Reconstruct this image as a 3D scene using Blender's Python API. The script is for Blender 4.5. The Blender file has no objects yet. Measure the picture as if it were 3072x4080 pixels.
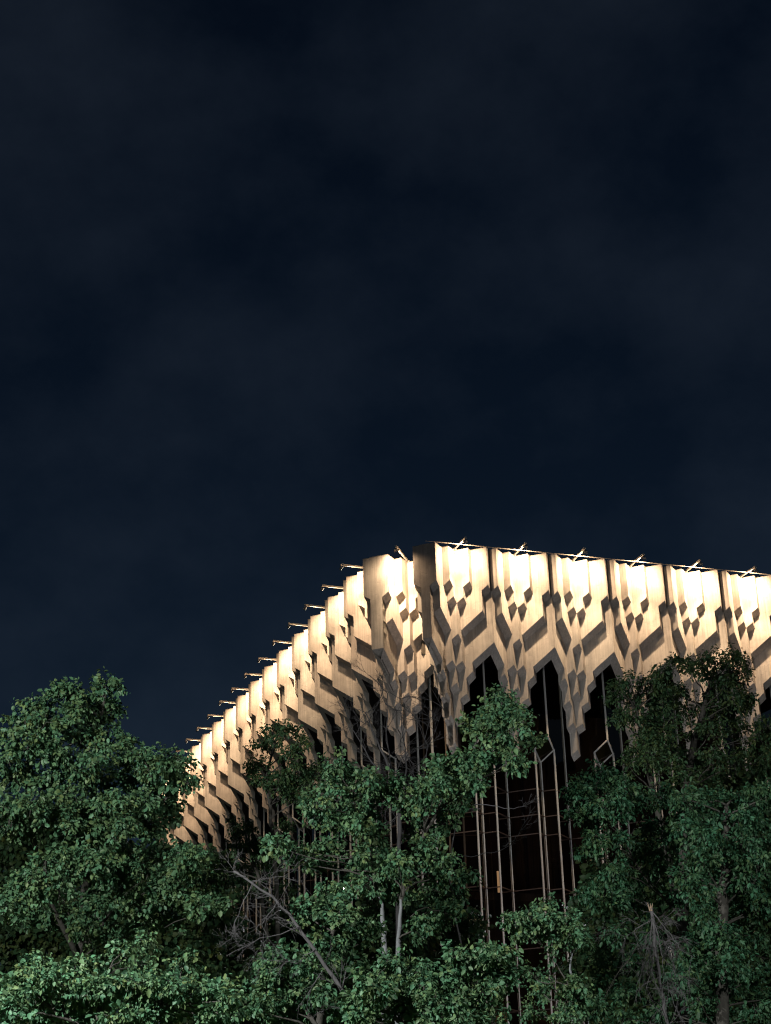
import bpy, bmesh, math, random
import numpy as np
from mathutils import Vector, Matrix

random.seed(7)
rng = np.random.default_rng(11)
S = bpy.context.scene
COL = S.collection

# ------------------------------------------------------------------ camera
W = 3.0                    # facade module
ROOF = 29.2                # height of the roof edge above the ground
CAM = Vector((-25.70, -66.55, 1.67))
YAW, PITCH, ROLL, FPX = 0.3421, 0.3882, 0.0315, 6685.0
_r0 = Vector((math.cos(YAW), -math.sin(YAW), 0))
FWD = Vector((math.sin(YAW) * math.cos(PITCH), math.cos(YAW) * math.cos(PITCH), math.sin(PITCH)))
_u0 = Vector((-math.sin(YAW) * math.sin(PITCH), -math.cos(YAW) * math.sin(PITCH), math.cos(PITCH)))
RIGHT = _r0 * math.cos(ROLL) - _u0 * math.sin(ROLL)
UP = _r0 * math.sin(ROLL) + _u0 * math.cos(ROLL)
HF = Vector((math.sin(YAW), math.cos(YAW), 0))      # heading on the ground
HR = Vector((math.cos(YAW), -math.sin(YAW), 0))
cd = bpy.data.cameras.new("camera")
cam = bpy.data.objects.new("camera", cd)
COL.objects.link(cam)
cam.matrix_world = Matrix(((RIGHT.x, UP.x, -FWD.x, CAM.x), (RIGHT.y, UP.y, -FWD.y, CAM.y),
                           (RIGHT.z, UP.z, -FWD.z, CAM.z), (0, 0, 0, 1)))
cd.sensor_fit = 'HORIZONTAL'
cd.sensor_width = 36.0
cd.lens = FPX / 3072.0 * 36.0
cd.clip_start = 0.1
cd.clip_end = 3000
S.camera = cam

# ------------------------------------------------------------------ night sky
SUN_EL, SUN_ROT = math.radians(38), math.radians(200)
world = bpy.data.worlds.new("World")
S.world = world
world.use_nodes = True
wt = world.node_tree
wt.nodes.clear()
def wn(t, **k):
    n = wt.nodes.new(t)
    for a, b in k.items():
        setattr(n, a, b)
    return n
sky = wn('ShaderNodeTexSky', sky_type='NISHITA', sun_disc=False)
sky.sun_elevation = SUN_EL
sky.sun_rotation = SUN_ROT
sky.air_density = 1.0
sky.dust_density = 0.6
sky.ozone_density = 3.0
dim = wn('ShaderNodeMixRGB', blend_type='MULTIPLY')
dim.inputs[0].default_value = 1
dim.inputs[2].default_value = (0.019, 0.025, 0.030, 1)
tc = wn('ShaderNodeTexCoord')
mp = wn('ShaderNodeMapping')
mp.inputs['Scale'].default_value = (4.2, 4.2, 5.4)
mp.inputs['Rotation'].default_value = (0.2, 0.5, 0.3)
mp.inputs['Location'].default_value = (1.7, 0.4, 2.1)
nz = wn('ShaderNodeTexNoise')
nz.inputs['Scale'].default_value = 1.6
nz.inputs['Detail'].default_value = 7
nz.inputs['Roughness'].default_value = 0.56
rp = wn('ShaderNodeValToRGB')
rp.color_ramp.elements[0].position = 0.38
rp.color_ramp.elements[0].color = (0, 0, 0, 1)
rp.color_ramp.elements[1].position = 0.78
rp.color_ramp.elements[1].color = (0.10, 0.10, 0.10, 1)
cl = wn('ShaderNodeMixRGB', blend_type='ADD')
cl.inputs[0].default_value = 1
tint = wn('ShaderNodeMixRGB', blend_type='MULTIPLY')
tint.inputs[0].default_value = 1
tint.inputs[2].default_value = (0.60, 0.80, 1.12, 1)
bg = wn('ShaderNodeBackground')
bg.inputs['Strength'].default_value = 0.115
out = wn('ShaderNodeOutputWorld')
L = wt.links.new
L(sky.outputs[0], dim.inputs[1])
L(tc.outputs['Generated'], mp.inputs[0]); L(mp.outputs[0], nz.inputs[0]); L(nz.outputs[0], rp.inputs[0])
L(rp.outputs[0], tint.inputs[1])
L(dim.outputs[0], cl.inputs[1]); L(tint.outputs[0], cl.inputs[2])
L(cl.outputs[0], bg.inputs[0]); L(bg.outputs[0], out.inputs[0])

sl = bpy.data.lights.new("moon", 'SUN')
sl.energy = 0.012
sl.angle = math.radians(0.5)
sl.color = (1.0, 0.96, 0.9)
so = bpy.data.objects.new("moon", sl)
COL.objects.link(so)
_sd = Vector((math.sin(SUN_ROT) * math.cos(SUN_EL), math.cos(SUN_ROT) * math.cos(SUN_EL), math.sin(SUN_EL)))
so.rotation_euler = _sd.to_track_quat('Z', 'Y').to_euler()
so.location = (0, -60, 60)

S.render.engine = 'CYCLES'
S.view_settings.view_transform = 'Standard'
S.view_settings.look = 'None'
S.view_settings.gamma = 1
S.view_settings.exposure = 0
S.cycles.use_denoising = True
S.cycles.max_bounces = 6
S.cycles.diffuse_bounces = 2
S.cycles.filter_width = 1.15
S.cycles.transparent_max_bounces = 12
S.cycles.caustics_reflective = False
S.cycles.caustics_refractive = False
S.cycles.sample_clamp_indirect = 4.0

# ------------------------------------------------------------------ materials
def mat(name):
    m = bpy.data.materials.new(name)
    m.use_nodes = True
    nt = m.node_tree
    b = nt.nodes['Principled BSDF']
    return m, nt, b

def N(nt, t, **k):
    n = nt.nodes.new(t)
    for a, v in k.items():
        setattr(n, a, v)
    return n

def math_n(nt, op, a, b=None, c=None):
    n = N(nt, 'ShaderNodeMath', operation=op)
    for i, v in enumerate((a, b, c)):
        if v is None:
            continue
        if isinstance(v, (int, float)):
            n.inputs[i].default_value = v
        else:
            nt.links.new(v, n.inputs[i])
    return n.outputs[0]

def concrete(name, base, stain=1.0):
    """Board-marked cast concrete: board columns, vertical run-off streaks, pour joints, blotches."""
    m, nt, b = mat(name)
    l = nt.links.new
    tc = N(nt, 'ShaderNodeTexCoord')
    oi = N(nt, 'ShaderNodeObjectInfo')
    off = N(nt, 'ShaderNodeVectorMath', operation='SCALE')
    off.inputs[0].default_value = (0, 0, 37.0)
    l(oi.outputs['Random'], off.inputs['Scale'])
    add = N(nt, 'ShaderNodeVectorMath', operation='ADD')
    l(tc.outputs['Object'], add.inputs[0]); l(off.outputs[0], add.inputs[1])
    sep = N(nt, 'ShaderNodeSeparateXYZ')
    l(add.outputs[0], sep.inputs[0])
    # boards, 85 mm wide in elevation
    bi = math_n(nt, 'MULTIPLY', sep.outputs[0], 11.5)
    fl = math_n(nt, 'FLOOR', bi)
    fr = math_n(nt, 'FRACT', bi)
    fl2 = math_n(nt, 'ADD', fl, math_n(nt, 'MULTIPLY', oi.outputs['Random'], 91.0))
    wn1 = N(nt, 'ShaderNodeTexWhiteNoise', noise_dimensions='1D')
    l(fl2, wn1.inputs['W'])
    # each board is broken at its own heights
    zb = math_n(nt, 'ADD', math_n(nt, 'MULTIPLY', sep.outputs[2], 0.62), math_n(nt, 'MULTIPLY', wn1.outputs[0], 9.0))
    zf = math_n(nt, 'FLOOR', zb)
    wn2 = N(nt, 'ShaderNodeTexWhiteNoise', noise_dimensions='2D')
    cv = N(nt, 'ShaderNodeCombineXYZ')
    l(fl2, cv.inputs[0]); l(zf, cv.inputs[1]); l(cv.outputs[0], wn2.inputs['Vector'])
    # joints
    je = math_n(nt, 'LESS_THAN', fr, 0.07)
    jz = math_n(nt, 'LESS_THAN', math_n(nt, 'FRACT', zb), 0.012)
    jo = math_n(nt, 'MAXIMUM', math_n(nt, 'MULTIPLY', je, 0.55), jz)
    # streaks
    mp = N(nt, 'ShaderNodeMapping')
    mp.inputs['Scale'].default_value = (14, 14, 0.7)
    l(add.outputs[0], mp.inputs[0])
    n1 = N(nt, 'ShaderNodeTexNoise')
    n1.inputs['Scale'].default_value = 1.0
    n1.inputs['Detail'].default_value = 5
    n1.inputs['Roughness'].default_value = 0.6
    l(mp.outputs[0], n1.inputs[0])
    r1 = N(nt, 'ShaderNodeMapRange')
    r1.inputs['From Min'].default_value = 0.30
    r1.inputs['From Max'].default_value = 0.62
    r1.inputs['To Min'].default_value = 0.78 if stain else 0.9
    r1.inputs['To Max'].default_value = 1.05
    l(n1.outputs[0], r1.inputs[0])
    n2 = N(nt, 'ShaderNodeTexNoise')
    n2.inputs['Scale'].default_value = 1.7
    n2.inputs['Detail'].default_value = 6
    l(add.outputs[0], n2.inputs[0])
    r2 = N(nt, 'ShaderNodeMapRange')
    r2.inputs['From Min'].default_value = 0.35
    r2.inputs['From Max'].default_value = 0.65
    r2.inputs['To Min'].default_value = 0.84
    r2.inputs['To Max'].default_value = 1.08
    l(n2.outputs[0], r2.inputs[0])
    n3 = N(nt, 'ShaderNodeTexNoise')
    n3.inputs['Scale'].default_value = 24
    n3.inputs['Detail'].default_value = 8
    l(add.outputs[0], n3.inputs[0])
    tone = math_n(nt, 'MULTIPLY', r1.outputs[0], r2.outputs[0])
    tone = math_n(nt, 'MULTIPLY', tone, math_n(nt, 'MULTIPLY_ADD', wn2.outputs[0], 0.12, 0.94))
    tone = math_n(nt, 'MULTIPLY', tone, math_n(nt, 'MULTIPLY_ADD', n3.outputs[0], 0.22, 0.89))
    tone = math_n(nt, 'MULTIPLY', tone, math_n(nt, 'MULTIPLY_ADD', jo, -0.16, 1.0))
    tone = math_n(nt, 'MULTIPLY', tone, math_n(nt, 'MULTIPLY_ADD', oi.outputs['Random'], 0.20, 0.89))
    mx = N(nt, 'ShaderNodeMixRGB', blend_type='MULTIPLY')
    mx.inputs[0].default_value = 1
    mx.inputs[1].default_value = (*base, 1)
    l(tone, mx.inputs[2])
    # casts differ a little in hue from panel to panel
    hv = N(nt, 'ShaderNodeMixRGB', blend_type='MULTIPLY')
    hv.inputs[2].default_value = (1.0, 0.93, 0.90, 1)
    l(math_n(nt, 'FRACT', math_n(nt, 'MULTIPLY', oi.outputs['Random'], 7.3)), hv.inputs[0])
    l(mx.outputs[0], hv.inputs[1])
    l(hv.outputs[0], b.inputs['Base Color'])
    b.inputs['Roughness'].default_value = 0.85
    b.inputs['Specular IOR Level'].default_value = 0.25
    bh = math_n(nt, 'ADD', math_n(nt, 'MULTIPLY', jo, -1.0), math_n(nt, 'ADD', math_n(nt, 'MULTIPLY', wn2.outputs[0], 0.5), math_n(nt, 'MULTIPLY', n3.outputs[0], 0.6)))
    bp = N(nt, 'ShaderNodeBump')
    bp.inputs['Strength'].default_value = 0.45
    bp.inputs['Distance'].default_value = 0.012
    l(bh, bp.inputs['Height'])
    l(bp.outputs[0], b.inputs['Normal'])
    return m

def noisy(name, base, var=0.25, rough=0.6, scale=8.0, metal=0.0, stretch=(1, 1, 1), bump=0.0, spec=0.4):
    m, nt, b = mat(name)
    l = nt.links.new
    tc = N(nt, 'ShaderNodeTexCoord')
    mp = N(nt, 'ShaderNodeMapping')
    mp.inputs['Scale'].default_value = stretch
    n1 = N(nt, 'ShaderNodeTexNoise')
    n1.inputs['Scale'].default_value = scale
    n1.inputs['Detail'].default_value = 5
    l(tc.outputs['Object'], mp.inputs[0]); l(mp.outputs[0], n1.inputs[0])
    t = math_n(nt, 'MULTIPLY_ADD', n1.outputs[0], 2 * var, 1 - var)
    mx = N(nt, 'ShaderNodeMixRGB', blend_type='MULTIPLY')
    mx.inputs[0].default_value = 1
    mx.inputs[1].default_value = (*base, 1)
    l(t, mx.inputs[2]); l(mx.outputs[0], b.inputs['Base Color'])
    b.inputs['Roughness'].default_value = rough
    b.inputs['Metallic'].default_value = metal
    b.inputs['Specular IOR Level'].default_value = spec
    if bump:
        bp = N(nt, 'ShaderNodeBump')
        bp.inputs['Strength'].default_value = bump
        bp.inputs['Distance'].default_value = 0.02
        l(n1.outputs[0], bp.inputs['Height']); l(bp.outputs[0], b.inputs['Normal'])
    return m

def leaf_mat(name, base, warm, trans=0.15, rough=0.52):
    m, nt, b = mat(name)
    l = nt.links.new
    at = N(nt, 'ShaderNodeAttribute', attribute_name='tint')
    sp = N(nt, 'ShaderNodeSeparateColor')
    l(at.outputs['Color'], sp.inputs[0])
    mx = N(nt, 'ShaderNodeMixRGB')
    mx.inputs[1].default_value = (*base, 1)
    mx.inputs[2].default_value = (*warm, 1)
    l(sp.outputs[1], mx.inputs[0])
    ml = N(nt, 'ShaderNodeMixRGB', blend_type='MULTIPLY')
    ml.inputs[0].default_value = 1
    l(mx.outputs[0], ml.inputs[1])
    l(math_n(nt, 'MULTIPLY_ADD', sp.outputs[0], 0.9, 0.55), ml.inputs[2])
    l(ml.outputs[0], b.inputs['Base Color'])
    b.inputs['Roughness'].default_value = rough
    b.inputs['Specular IOR Level'].default_value = 0.28
    tr = N(nt, 'ShaderNodeBsdfTranslucent')
    l(ml.outputs[0], tr.inputs[0])
    ms = N(nt, 'ShaderNodeMixShader')
    ms.inputs[0].default_value = trans
    l(b.outputs[0], ms.inputs[1]); l(tr.outputs[0], ms.inputs[2])
    l(ms.outputs[0], nt.nodes['Material Output'].inputs[0])
    return m

def emit(name, col, strength):
    m, nt, b = mat(name)
    b.inputs['Base Color'].default_value = (0.8, 0.8, 0.8, 1)
    b.inputs['Emission Color'].default_value = (*col, 1)
    b.inputs['Emission Strength'].default_value = strength
    return m

def glass(name):
    m, nt, b = mat(name)
    l = nt.links.new
    nt.nodes.remove(b)
    tr = N(nt, 'ShaderNodeBsdfTransparent')
    tr.inputs[0].default_value = (0.50, 0.42, 0.36, 1)
    gl = N(nt, 'ShaderNodeBsdfGlossy')
    gl.inputs['Color'].default_value = (0.42, 0.38, 0.34, 1)
    gl.inputs['Roughness'].default_value = 0.03
    fr = N(nt, 'ShaderNodeFresnel')
    fr.inputs[0].default_value = 1.5
    tc = N(nt, 'ShaderNodeTexCoord')
    n1 = N(nt, 'ShaderNodeTexNoise')
    n1.inputs['Scale'].default_value = 0.9
    l(tc.outputs['Object'], n1.inputs[0])
    bp = N(nt, 'ShaderNodeBump')
    bp.inputs['Strength'].default_value = 0.05
    bp.inputs['Distance'].default_value = 0.1
    l(n1.outputs[0], bp.inputs['Height']); l(bp.outputs[0], gl.inputs['Normal'])
    ms = N(nt, 'ShaderNodeMixShader')
    l(fr.outputs[0], ms.inputs[0]); l(tr.outputs[0], ms.inputs[1]); l(gl.outputs[0], ms.inputs[2])
    l(ms.outputs[0], nt.nodes['Material Output'].inputs[0])
    return m

M = {
    'concrete': concrete('board_marked_concrete', (0.52, 0.475, 0.43)),
    'shade_back': noisy('painted_back_shade', (0.030, 0.027, 0.028), 0.3, 0.8, 4),  # near-black colour stands in for shade on the concrete fin backs
    'core': noisy('dark_concrete', (0.10, 0.085, 0.07), 0.3, 0.9, 3),
    'plate': noisy('brown_roof_metal', (0.075, 0.052, 0.045), 0.3, 0.6, 6),
    'coping': noisy('pale_coping', (0.34, 0.29, 0.25), 0.2, 0.7, 6),
    'bar': noisy('painted_mullion', (0.50, 0.485, 0.46), 0.22, 0.5, 5, stretch=(1, 1, 0.25)),
    'bronze': noisy('bronze_transom', (0.07, 0.046, 0.036), 0.25, 0.5, 7),
    'glass': glass('dark_glass'),
    'interior': noisy('brown_interior_wall', (0.09, 0.062, 0.045), 0.4, 0.8, 0.8, stretch=(2.0, 2.0, 0.2)),
    'curtain': noisy('dark_curtain', (0.06, 0.035, 0.028), 0.5, 0.9, 5.0, stretch=(1, 1, 0.05)),
    'arm': noisy('galvanised_arm', (0.66, 0.62, 0.56), 0.15, 0.45, 12, metal=0.2),
    'head': noisy('lamp_housing', (0.30, 0.28, 0.26), 0.15, 0.5, 12),
    'lens': emit('floodlight_lens', (1.0, 0.80, 0.55), 9.0),
    'led': emit('street_lamp_led', (0.86, 1.0, 0.93), 60.0),
    'warmlamp': emit('warm_lamp_glass', (1.0, 0.74, 0.42), 3.0),
    'litroom': emit('lit_room_wall', (1.0, 0.66, 0.36), 0.55),
    'post': noisy('grey_lamp_post', (0.20, 0.21, 0.22), 0.2, 0.45, 9, metal=0.3),
    'bark': noisy('grey_bark', (0.05, 0.044, 0.04), 0.5, 0.9, 14, stretch=(1, 1, 0.22), bump=0.8),
    'palebark': noisy('pale_bark', (0.15, 0.15, 0.165), 0.45, 0.9, 16, stretch=(1, 1, 0.3), bump=0.8),
    'deadbark': noisy('dead_wood', (0.066, 0.060, 0.066), 0.4, 0.9, 14, stretch=(1, 1, 0.25), bump=0.7),
    'splinter': noisy('torn_wood', (0.22, 0.15, 0.11), 0.3, 0.9, 20),
    'leafA': leaf_mat('linden_leaf', (0.046, 0.110, 0.058), (0.095, 0.125, 0.045)),
    'leafB': leaf_mat('maple_leaf', (0.054, 0.132, 0.072), (0.115, 0.150, 0.055)),
    'leafD': leaf_mat('ash_leaf', (0.030, 0.092, 0.050), (0.065, 0.100, 0.036)),
    'leafC': leaf_mat('dark_elm_leaf', (0.034, 0.078, 0.036), (0.075, 0.088, 0.025)),
    'grass': noisy('grass_ground', (0.045, 0.075, 0.030), 0.5, 0.95, 30, bump=0.5),
    'paving': noisy('pavement_concrete', (0.22, 0.21, 0.20), 0.25, 0.9, 9, bump=0.3),
    'asphalt': noisy('asphalt', (0.05, 0.05, 0.052), 0.25, 0.9, 60, bump=0.4),
}

# ------------------------------------------------------------------ object helpers
def link(o, parent=None):
    COL.objects.link(o)
    if parent is not None:
        o.parent = parent
    return o

def tag(o, label=None, cat=None, group=None, kind=None):
    for k, v in (('label', label), ('category', cat), ('group', group), ('kind', kind)):
        if v:
            o[k] = v
    return o

def empty(name, loc=(0, 0, 0), rz=0.0, parent=None):
    o = bpy.data.objects.new(name, None)
    o.empty_display_size = 0.3
    o.location = loc
    o.rotation_euler = (0, 0, rz)
    return link(o, parent)

def mesh(name, verts, faces, material):
    me = bpy.data.meshes.new(name)
    me.from_pydata([tuple(v) for v in verts], [], faces)
    me.materials.append(M[material] if isinstance(material, str) else material)
    me.update()
    return me

def put(name, me, parent=None, loc=(0, 0, 0), rz=0.0):
    o = bpy.data.objects.new(name, me)
    o.location = loc
    o.rotation_euler = (0, 0, rz)
    return link(o, parent)

class MB:
    """collects geometry for one mesh"""
    def __init__(s):
        s.v, s.f = [], []
    def poly(s, pts):
        n = len(s.v)
        s.v += [tuple(p) for p in pts]
        s.f.append(tuple(range(n, n + len(pts))))
    def box(s, a, b):
        x0, y0, z0 = a; x1, y1, z1 = b
        n = len(s.v)
        s.v += [(x0, y0, z0), (x1, y0, z0), (x1, y1, z0), (x0, y1, z0), (x0, y0, z1), (x1, y0, z1), (x1, y1, z1), (x0, y1, z1)]
        s.f += [tuple(n + i for i in q) for q in ((0, 3, 2, 1), (4, 5, 6, 7), (0, 1, 5, 4), (1, 2, 6, 5), (2, 3, 7, 6), (3, 0, 4, 7))]
    def beam(s, a, b, w, h=None):
        a, b = Vector(a), Vector(b)
        h = h or w
        d = (b - a).normalized()
        up = Vector((0, 0, 1)) if abs(d.z) < 0.95 else Vector((0, 1, 0))
        sx = d.cross(up).normalized() * w / 2
        sy = sx.cross(d).normalized() * h / 2
        n = len(s.v)
        for c in (a, b):
            s.v += [tuple(c - sx - sy), tuple(c + sx - sy), tuple(c + sx + sy), tuple(c - sx + sy)]
        s.f += [tuple(n + i for i in q) for q in ((3, 2, 1, 0), (4, 5, 6, 7), (0, 1, 5, 4), (1, 2, 6, 5), (2, 3, 7, 6), (3, 0, 4, 7))]
    def tube(s, pts, rad, k=6):
        pts = [Vector(p) for p in pts]
        n0 = len(s.v)
        ref = Vector((0.31, 0.17, 0.93))
        for i, p in enumerate(pts):
            d = (pts[min(i + 1, len(pts) - 1)] - pts[max(i - 1, 0)])
            d = d.normalized() if d.length > 1e-9 else Vector((0, 0, 1))
            x = d.cross(ref)
            x = x.normalized() if x.length > 1e-3 else d.cross(Vector((1, 0, 0))).normalized()
            y = d.cross(x)
            for j in range(k):
                a = 2 * math.pi * j / k
                s.v.append(tuple(p + (x * math.cos(a) + y * math.sin(a)) * rad[i]))
        for i in range(len(pts) - 1):
            for j in range(k):
                a, b = n0 + i * k + j, n0 + i * k + (j + 1) % k
                s.f.append((a, b, b + k, a + k))
        s.f.append(tuple(n0 + j for j in reversed(range(k))))
        s.f.append(tuple(n0 + (len(pts) - 1) * k + j for j in range(k)))
    def me(s, name, material, smooth=False):
        m = mesh(name, s.v, s.f, material)
        if smooth:
            m.polygons.foreach_set('use_smooth', [True] * len(m.polygons))
        return m
    def put(s, name, material, parent=None, loc=(0, 0, 0), rz=0.0, smooth=False):
        return put(name, s.me(name, material, smooth), parent, loc, rz)

def at(x, y, depth):
    """point seen at (x, y) of the 1666 x 2212 view of the place, at a ground distance in metres"""
    X, Y = (x * 1.8439 - 1536) / FPX, (y * 1.8439 - 2040) / FPX
    d = FWD + RIGHT * X - UP * Y
    return CAM + d * (depth / (d.x * HF.x + d.y * HF.y))

# ------------------------------------------------------------------ ground
def sheet(name, x0, x1, y0, y1, z, m, rz=0.0, loc=(0, 0)):
    me = mesh(name, [(x0, y0, 0), (x1, y0, 0), (x1, y1, 0), (x0, y1, 0)], [(0, 1, 2, 3)], m)
    return tag(put(name, me, None, (loc[0], loc[1], z), rz), kind='structure')
sheet('ground', -900, 900, -900, 900, 0.0, 'grass')
sheet('pavement', -40, 40, -4, 17, 0.004, 'paving', -YAW, (CAM.x, CAM.y))
sheet('road', -60, 60, -13, -4.2, 0.004, 'asphalt', -YAW, (CAM.x, CAM.y))
kb = MB(); kb.box((-60, -4.2, 0), (60, -4.0, 0.12))
tag(kb.put('kerb', 'paving', None, (CAM.x, CAM.y, 0), -YAW), kind='structure')

# ------------------------------------------------------------------ the hall
U = 0.2385
E_ = W / 2 - 2 * U            # valley plane beside the centre
Bq = E_ - 2 * U
Q1, Q3 = E_ - U, E_ + U
H2 = W / 2
K = 0.95                      # slope of the undersides
SLOT = 0.032

def half_panel(mb, mir):
    def V(p, q, v):
        x, y = p + q, q - p
        return (W - x if mir else x, y, -v)
    def F(*pts):
        mb.poly([V(*p) for p in pts])
    def SV(v):                 # the panel edge at the open joint
        return (W - SLOT if mir else SLOT, -0.02 + SLOT, -v)
    u, e, b = U, E_, Bq
    # left-facing planes
    mb.poly([SV(0), V(u, 0, 0), V(u, 0, 1.80), SV(2.02)])
    F((u, b, 0), (2 * u, b, 0), (2 * u, b, 1.605), (u, b, 1.835))
    F((0, u, 2.255), (u, u, 2.025), (u, u, 2.985), (0, u, 3.205))
    F((u, e - u, 2.065), (2 * u, e - u, 1.835), (2 * u, e - u, 2.307), (u, e - u, 2.53))
    F((0, e, 3.97), (u, e, 3.75), (u, e, 2.755), (2 * u, e, 2.53), (2 * u, e, 3.994), (u, e, 4.217), (u, e, 5.19), (0, e, 5.41))
    F((0, e + u, 5.63), (u, e + u, 5.41), (u, e + u, 6.165), (0, e + u, 6.39))
    # right-facing planes
    F((u, 0, 0), (u, b, 0), (u, b, 1.835), (u, e - u, 2.065), (u, e - u, 2.53), (u, e, 2.755), (u, e, 3.75),
      (u, u, 2.985), (u, u, 2.025), (u, 0, 1.80))
    F((2 * u, b, 0), (2 * u, e, 0), (2 * u, e, 2.53), (2 * u, e - u, 2.307), (2 * u, e - u, 1.835), (2 * u, b, 1.605))
    F((0, 0, 2.02), (0, u, 2.255), (0, u, 3.205), (0, e, 3.97), (0, e, 5.41), (0, e + u, 5.63), (0, e + u, 6.39), (0, H2, 6.61),
      (0, H2, 7.79), (0, Q3, 7.607), (0, Q3, 6.826), (0, e, 6.643), (0, e, 5.924), (0, Q1, 5.646), (0, Q1, 5.218), (0, 0, 4.457))
    F((u, e, 4.217), (u, e + u, 4.44), (u, e + u, 5.41), (u, e, 5.19))
    # undersides
    mb.poly([V(u, 0, 1.80), SV(2.02), V(0, u, 2.255), V(u, u, 2.025)])
    mb.poly([SV(2.02), V(0, 0, 2.02), V(0, u, 2.255)])
    F((2 * u, b, 1.605), (u, b, 1.835), (u, e - u, 2.065), (2 * u, e - u, 1.835))
    F((2 * u, e - u, 2.307), (u, e - u, 2.53), (u, e, 2.755), (2 * u, e, 2.53))
    F((u, u, 2.985), (0, u, 3.205), (0, e, 3.97), (u, e, 3.75))
    F((2 * u, e, 3.994), (u, e, 4.217), (u, e + u, 4.44))
    F((u, e, 5.19), (0, e, 5.41), (0, e + u, 5.63), (u, e + u, 5.41))
    F((u, e + u, 6.165), (0, e + u, 6.39), (0, H2, 6.61))
    k = K * U
    F((0, 0, 4.457), (0, Q1, 5.218), (-u, Q1, 5.218 + k), (-u, u, 4.457 + 2 * k))
    for q0, v0, q1, v1 in ((Q1, 5.646, e, 5.924), (e, 6.643, Q3, 6.826), (Q3, 7.607, H2, 7.79)):
        F((0, q0, v0), (0, q1, v1), (-u, q1, v1 + k), (-u, q0, v0 + k))
    F((0, H2, 8.794), (-u, H2, 8.794 + k), (-u, H2 + u, 8.794 + 2 * k))
    for q, va, vb in ((Q1, 5.218, 5.646), (e, 5.924, 6.643), (Q3, 6.826, 7.607), (H2, 7.79, 8.794)):
        F((0, q, va), (0, q, vb), (-u, q, vb + k), (-u, q, va + k))
    # top and the side of the open joint
    x = (lambda a: W - a) if mir else (lambda a: a)
    mb.poly([SV(0), V(u, 0, 0), V(u, b, 0), V(2 * u, b, 0), V(2 * u, e, 0), (x(H2), 1.2, 0), (x(SLOT), 1.2, 0)])
    mb.poly([SV(0), SV(2.02), (x(SLOT), 1.2, -2.02), (x(SLOT), 1.2, 0)])

def half_back_shade(mb, mir):  # back faces of the fins, with their shade put into the colour
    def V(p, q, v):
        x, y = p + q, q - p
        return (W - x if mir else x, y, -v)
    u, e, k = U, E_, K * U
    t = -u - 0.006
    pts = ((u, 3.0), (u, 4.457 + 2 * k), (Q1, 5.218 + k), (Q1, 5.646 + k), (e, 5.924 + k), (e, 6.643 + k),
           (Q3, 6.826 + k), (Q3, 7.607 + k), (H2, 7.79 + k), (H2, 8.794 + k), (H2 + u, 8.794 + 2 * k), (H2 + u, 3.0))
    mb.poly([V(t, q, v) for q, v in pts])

def zig(mir=False, o=0.0):
    pts = [(SLOT, -0.02 + SLOT - o), (U, -U - o), (U + Bq, Bq - U - o), (2 * U + Bq, Bq - 2 * U - o), (2 * U + E_, E_ - 2 * U - o)]
    return pts

def prism(mb, poly, z0, z1):
    n = len(mb.v)
    c = len(poly)
    mb.v += [(x, y, z0) for x, y in poly] + [(x, y, z1) for x, y in poly]
    mb.f.append(tuple(n + i for i in reversed(range(c))))
    mb.f.append(tuple(n + c + i for i in range(c)))
    for i in range(c):
        j = (i + 1) % c
        mb.f.append((n + i, n + j, n + c + j, n + c + i))

mb = MB(); half_panel(mb, False); half_panel(mb, True)
PANEL = mb.me('facade_panel', 'concrete')
mb = MB(); half_panel(mb, True)
HALF = mb.me('facade_panel', 'concrete')
mb = MB(); half_back_shade(mb, False); half_back_shade(mb, True)
BACK_SHADE = mb.me('fin_back_shade', 'shade_back')
zl = zig(o=0.012)
full = zl + [(W - x, y) for x, y in reversed(zl[:-1])]
mb = MB(); prism(mb, full + [(W - SLOT, 1.0), (SLOT, 1.0)], 0.004, 0.026)
COPING = mb.me('coping', 'coping')
mb = MB(); prism(mb, [(W / 2, E_ - 2 * U - 0.012)] + [(W - x, y) for x, y in reversed(zl[:-1])] + [(W - SLOT, 1.0), (W / 2, 1.0)], 0.004, 0.026)
COPING_H = mb.me('coping', 'coping')
mb = MB(); mb.tube([(U - 0.03, -U + 0.02, 0.045), (W - U + 0.03, -U + 0.02, 0.045)], [0.022, 0.022], 6)
mb.tube([(-U + 0.03, -U + 0.02, 0.045), (U - 0.031, -U + 0.02, 0.045)], [0.012, 0.012], 6)
for x in (U + 0.02, W - U - 0.02):
    mb.box((x - 0.03, -U + 0.0, 0.02), (x + 0.03, -U + 0.2, 0.03))
CONDUIT = mb.me('roof_edge_conduit', 'coping')

hall = tag(empty('concert_hall', (0, 0, 0)), 'floodlit concrete hall with stepped corner and stalactite carved facade panels over dark glazing', 'building')

LFX, LFY = -2.014, 2.419
SAX, SAY = -1.591, 1.996
NR, NL = 10, 16
sites = [((i * W, 0.0, ROOF), 0.0) for i in range(NR)]
sites += [((LFX, LFY + (j + 1) * W, ROOF), -math.pi / 2) for j in range(NL)]
sites += [((SAX, SAY, ROOF), 0.0)]
for loc, rz in sites:
    pn = put('facade_panel', PANEL, hall, loc, rz)
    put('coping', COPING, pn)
    put('fin_back_shade', BACK_SHADE, pn)
    if rz == 0.0 and loc[1] == 0.0:
        put('roof_edge_conduit', CONDUIT, pn)
hp = put('facade_panel', HALF, hall, (-0.31, 0.31 + W, ROOF), -math.pi / 2)
put('coping', COPING_H, hp)

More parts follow.
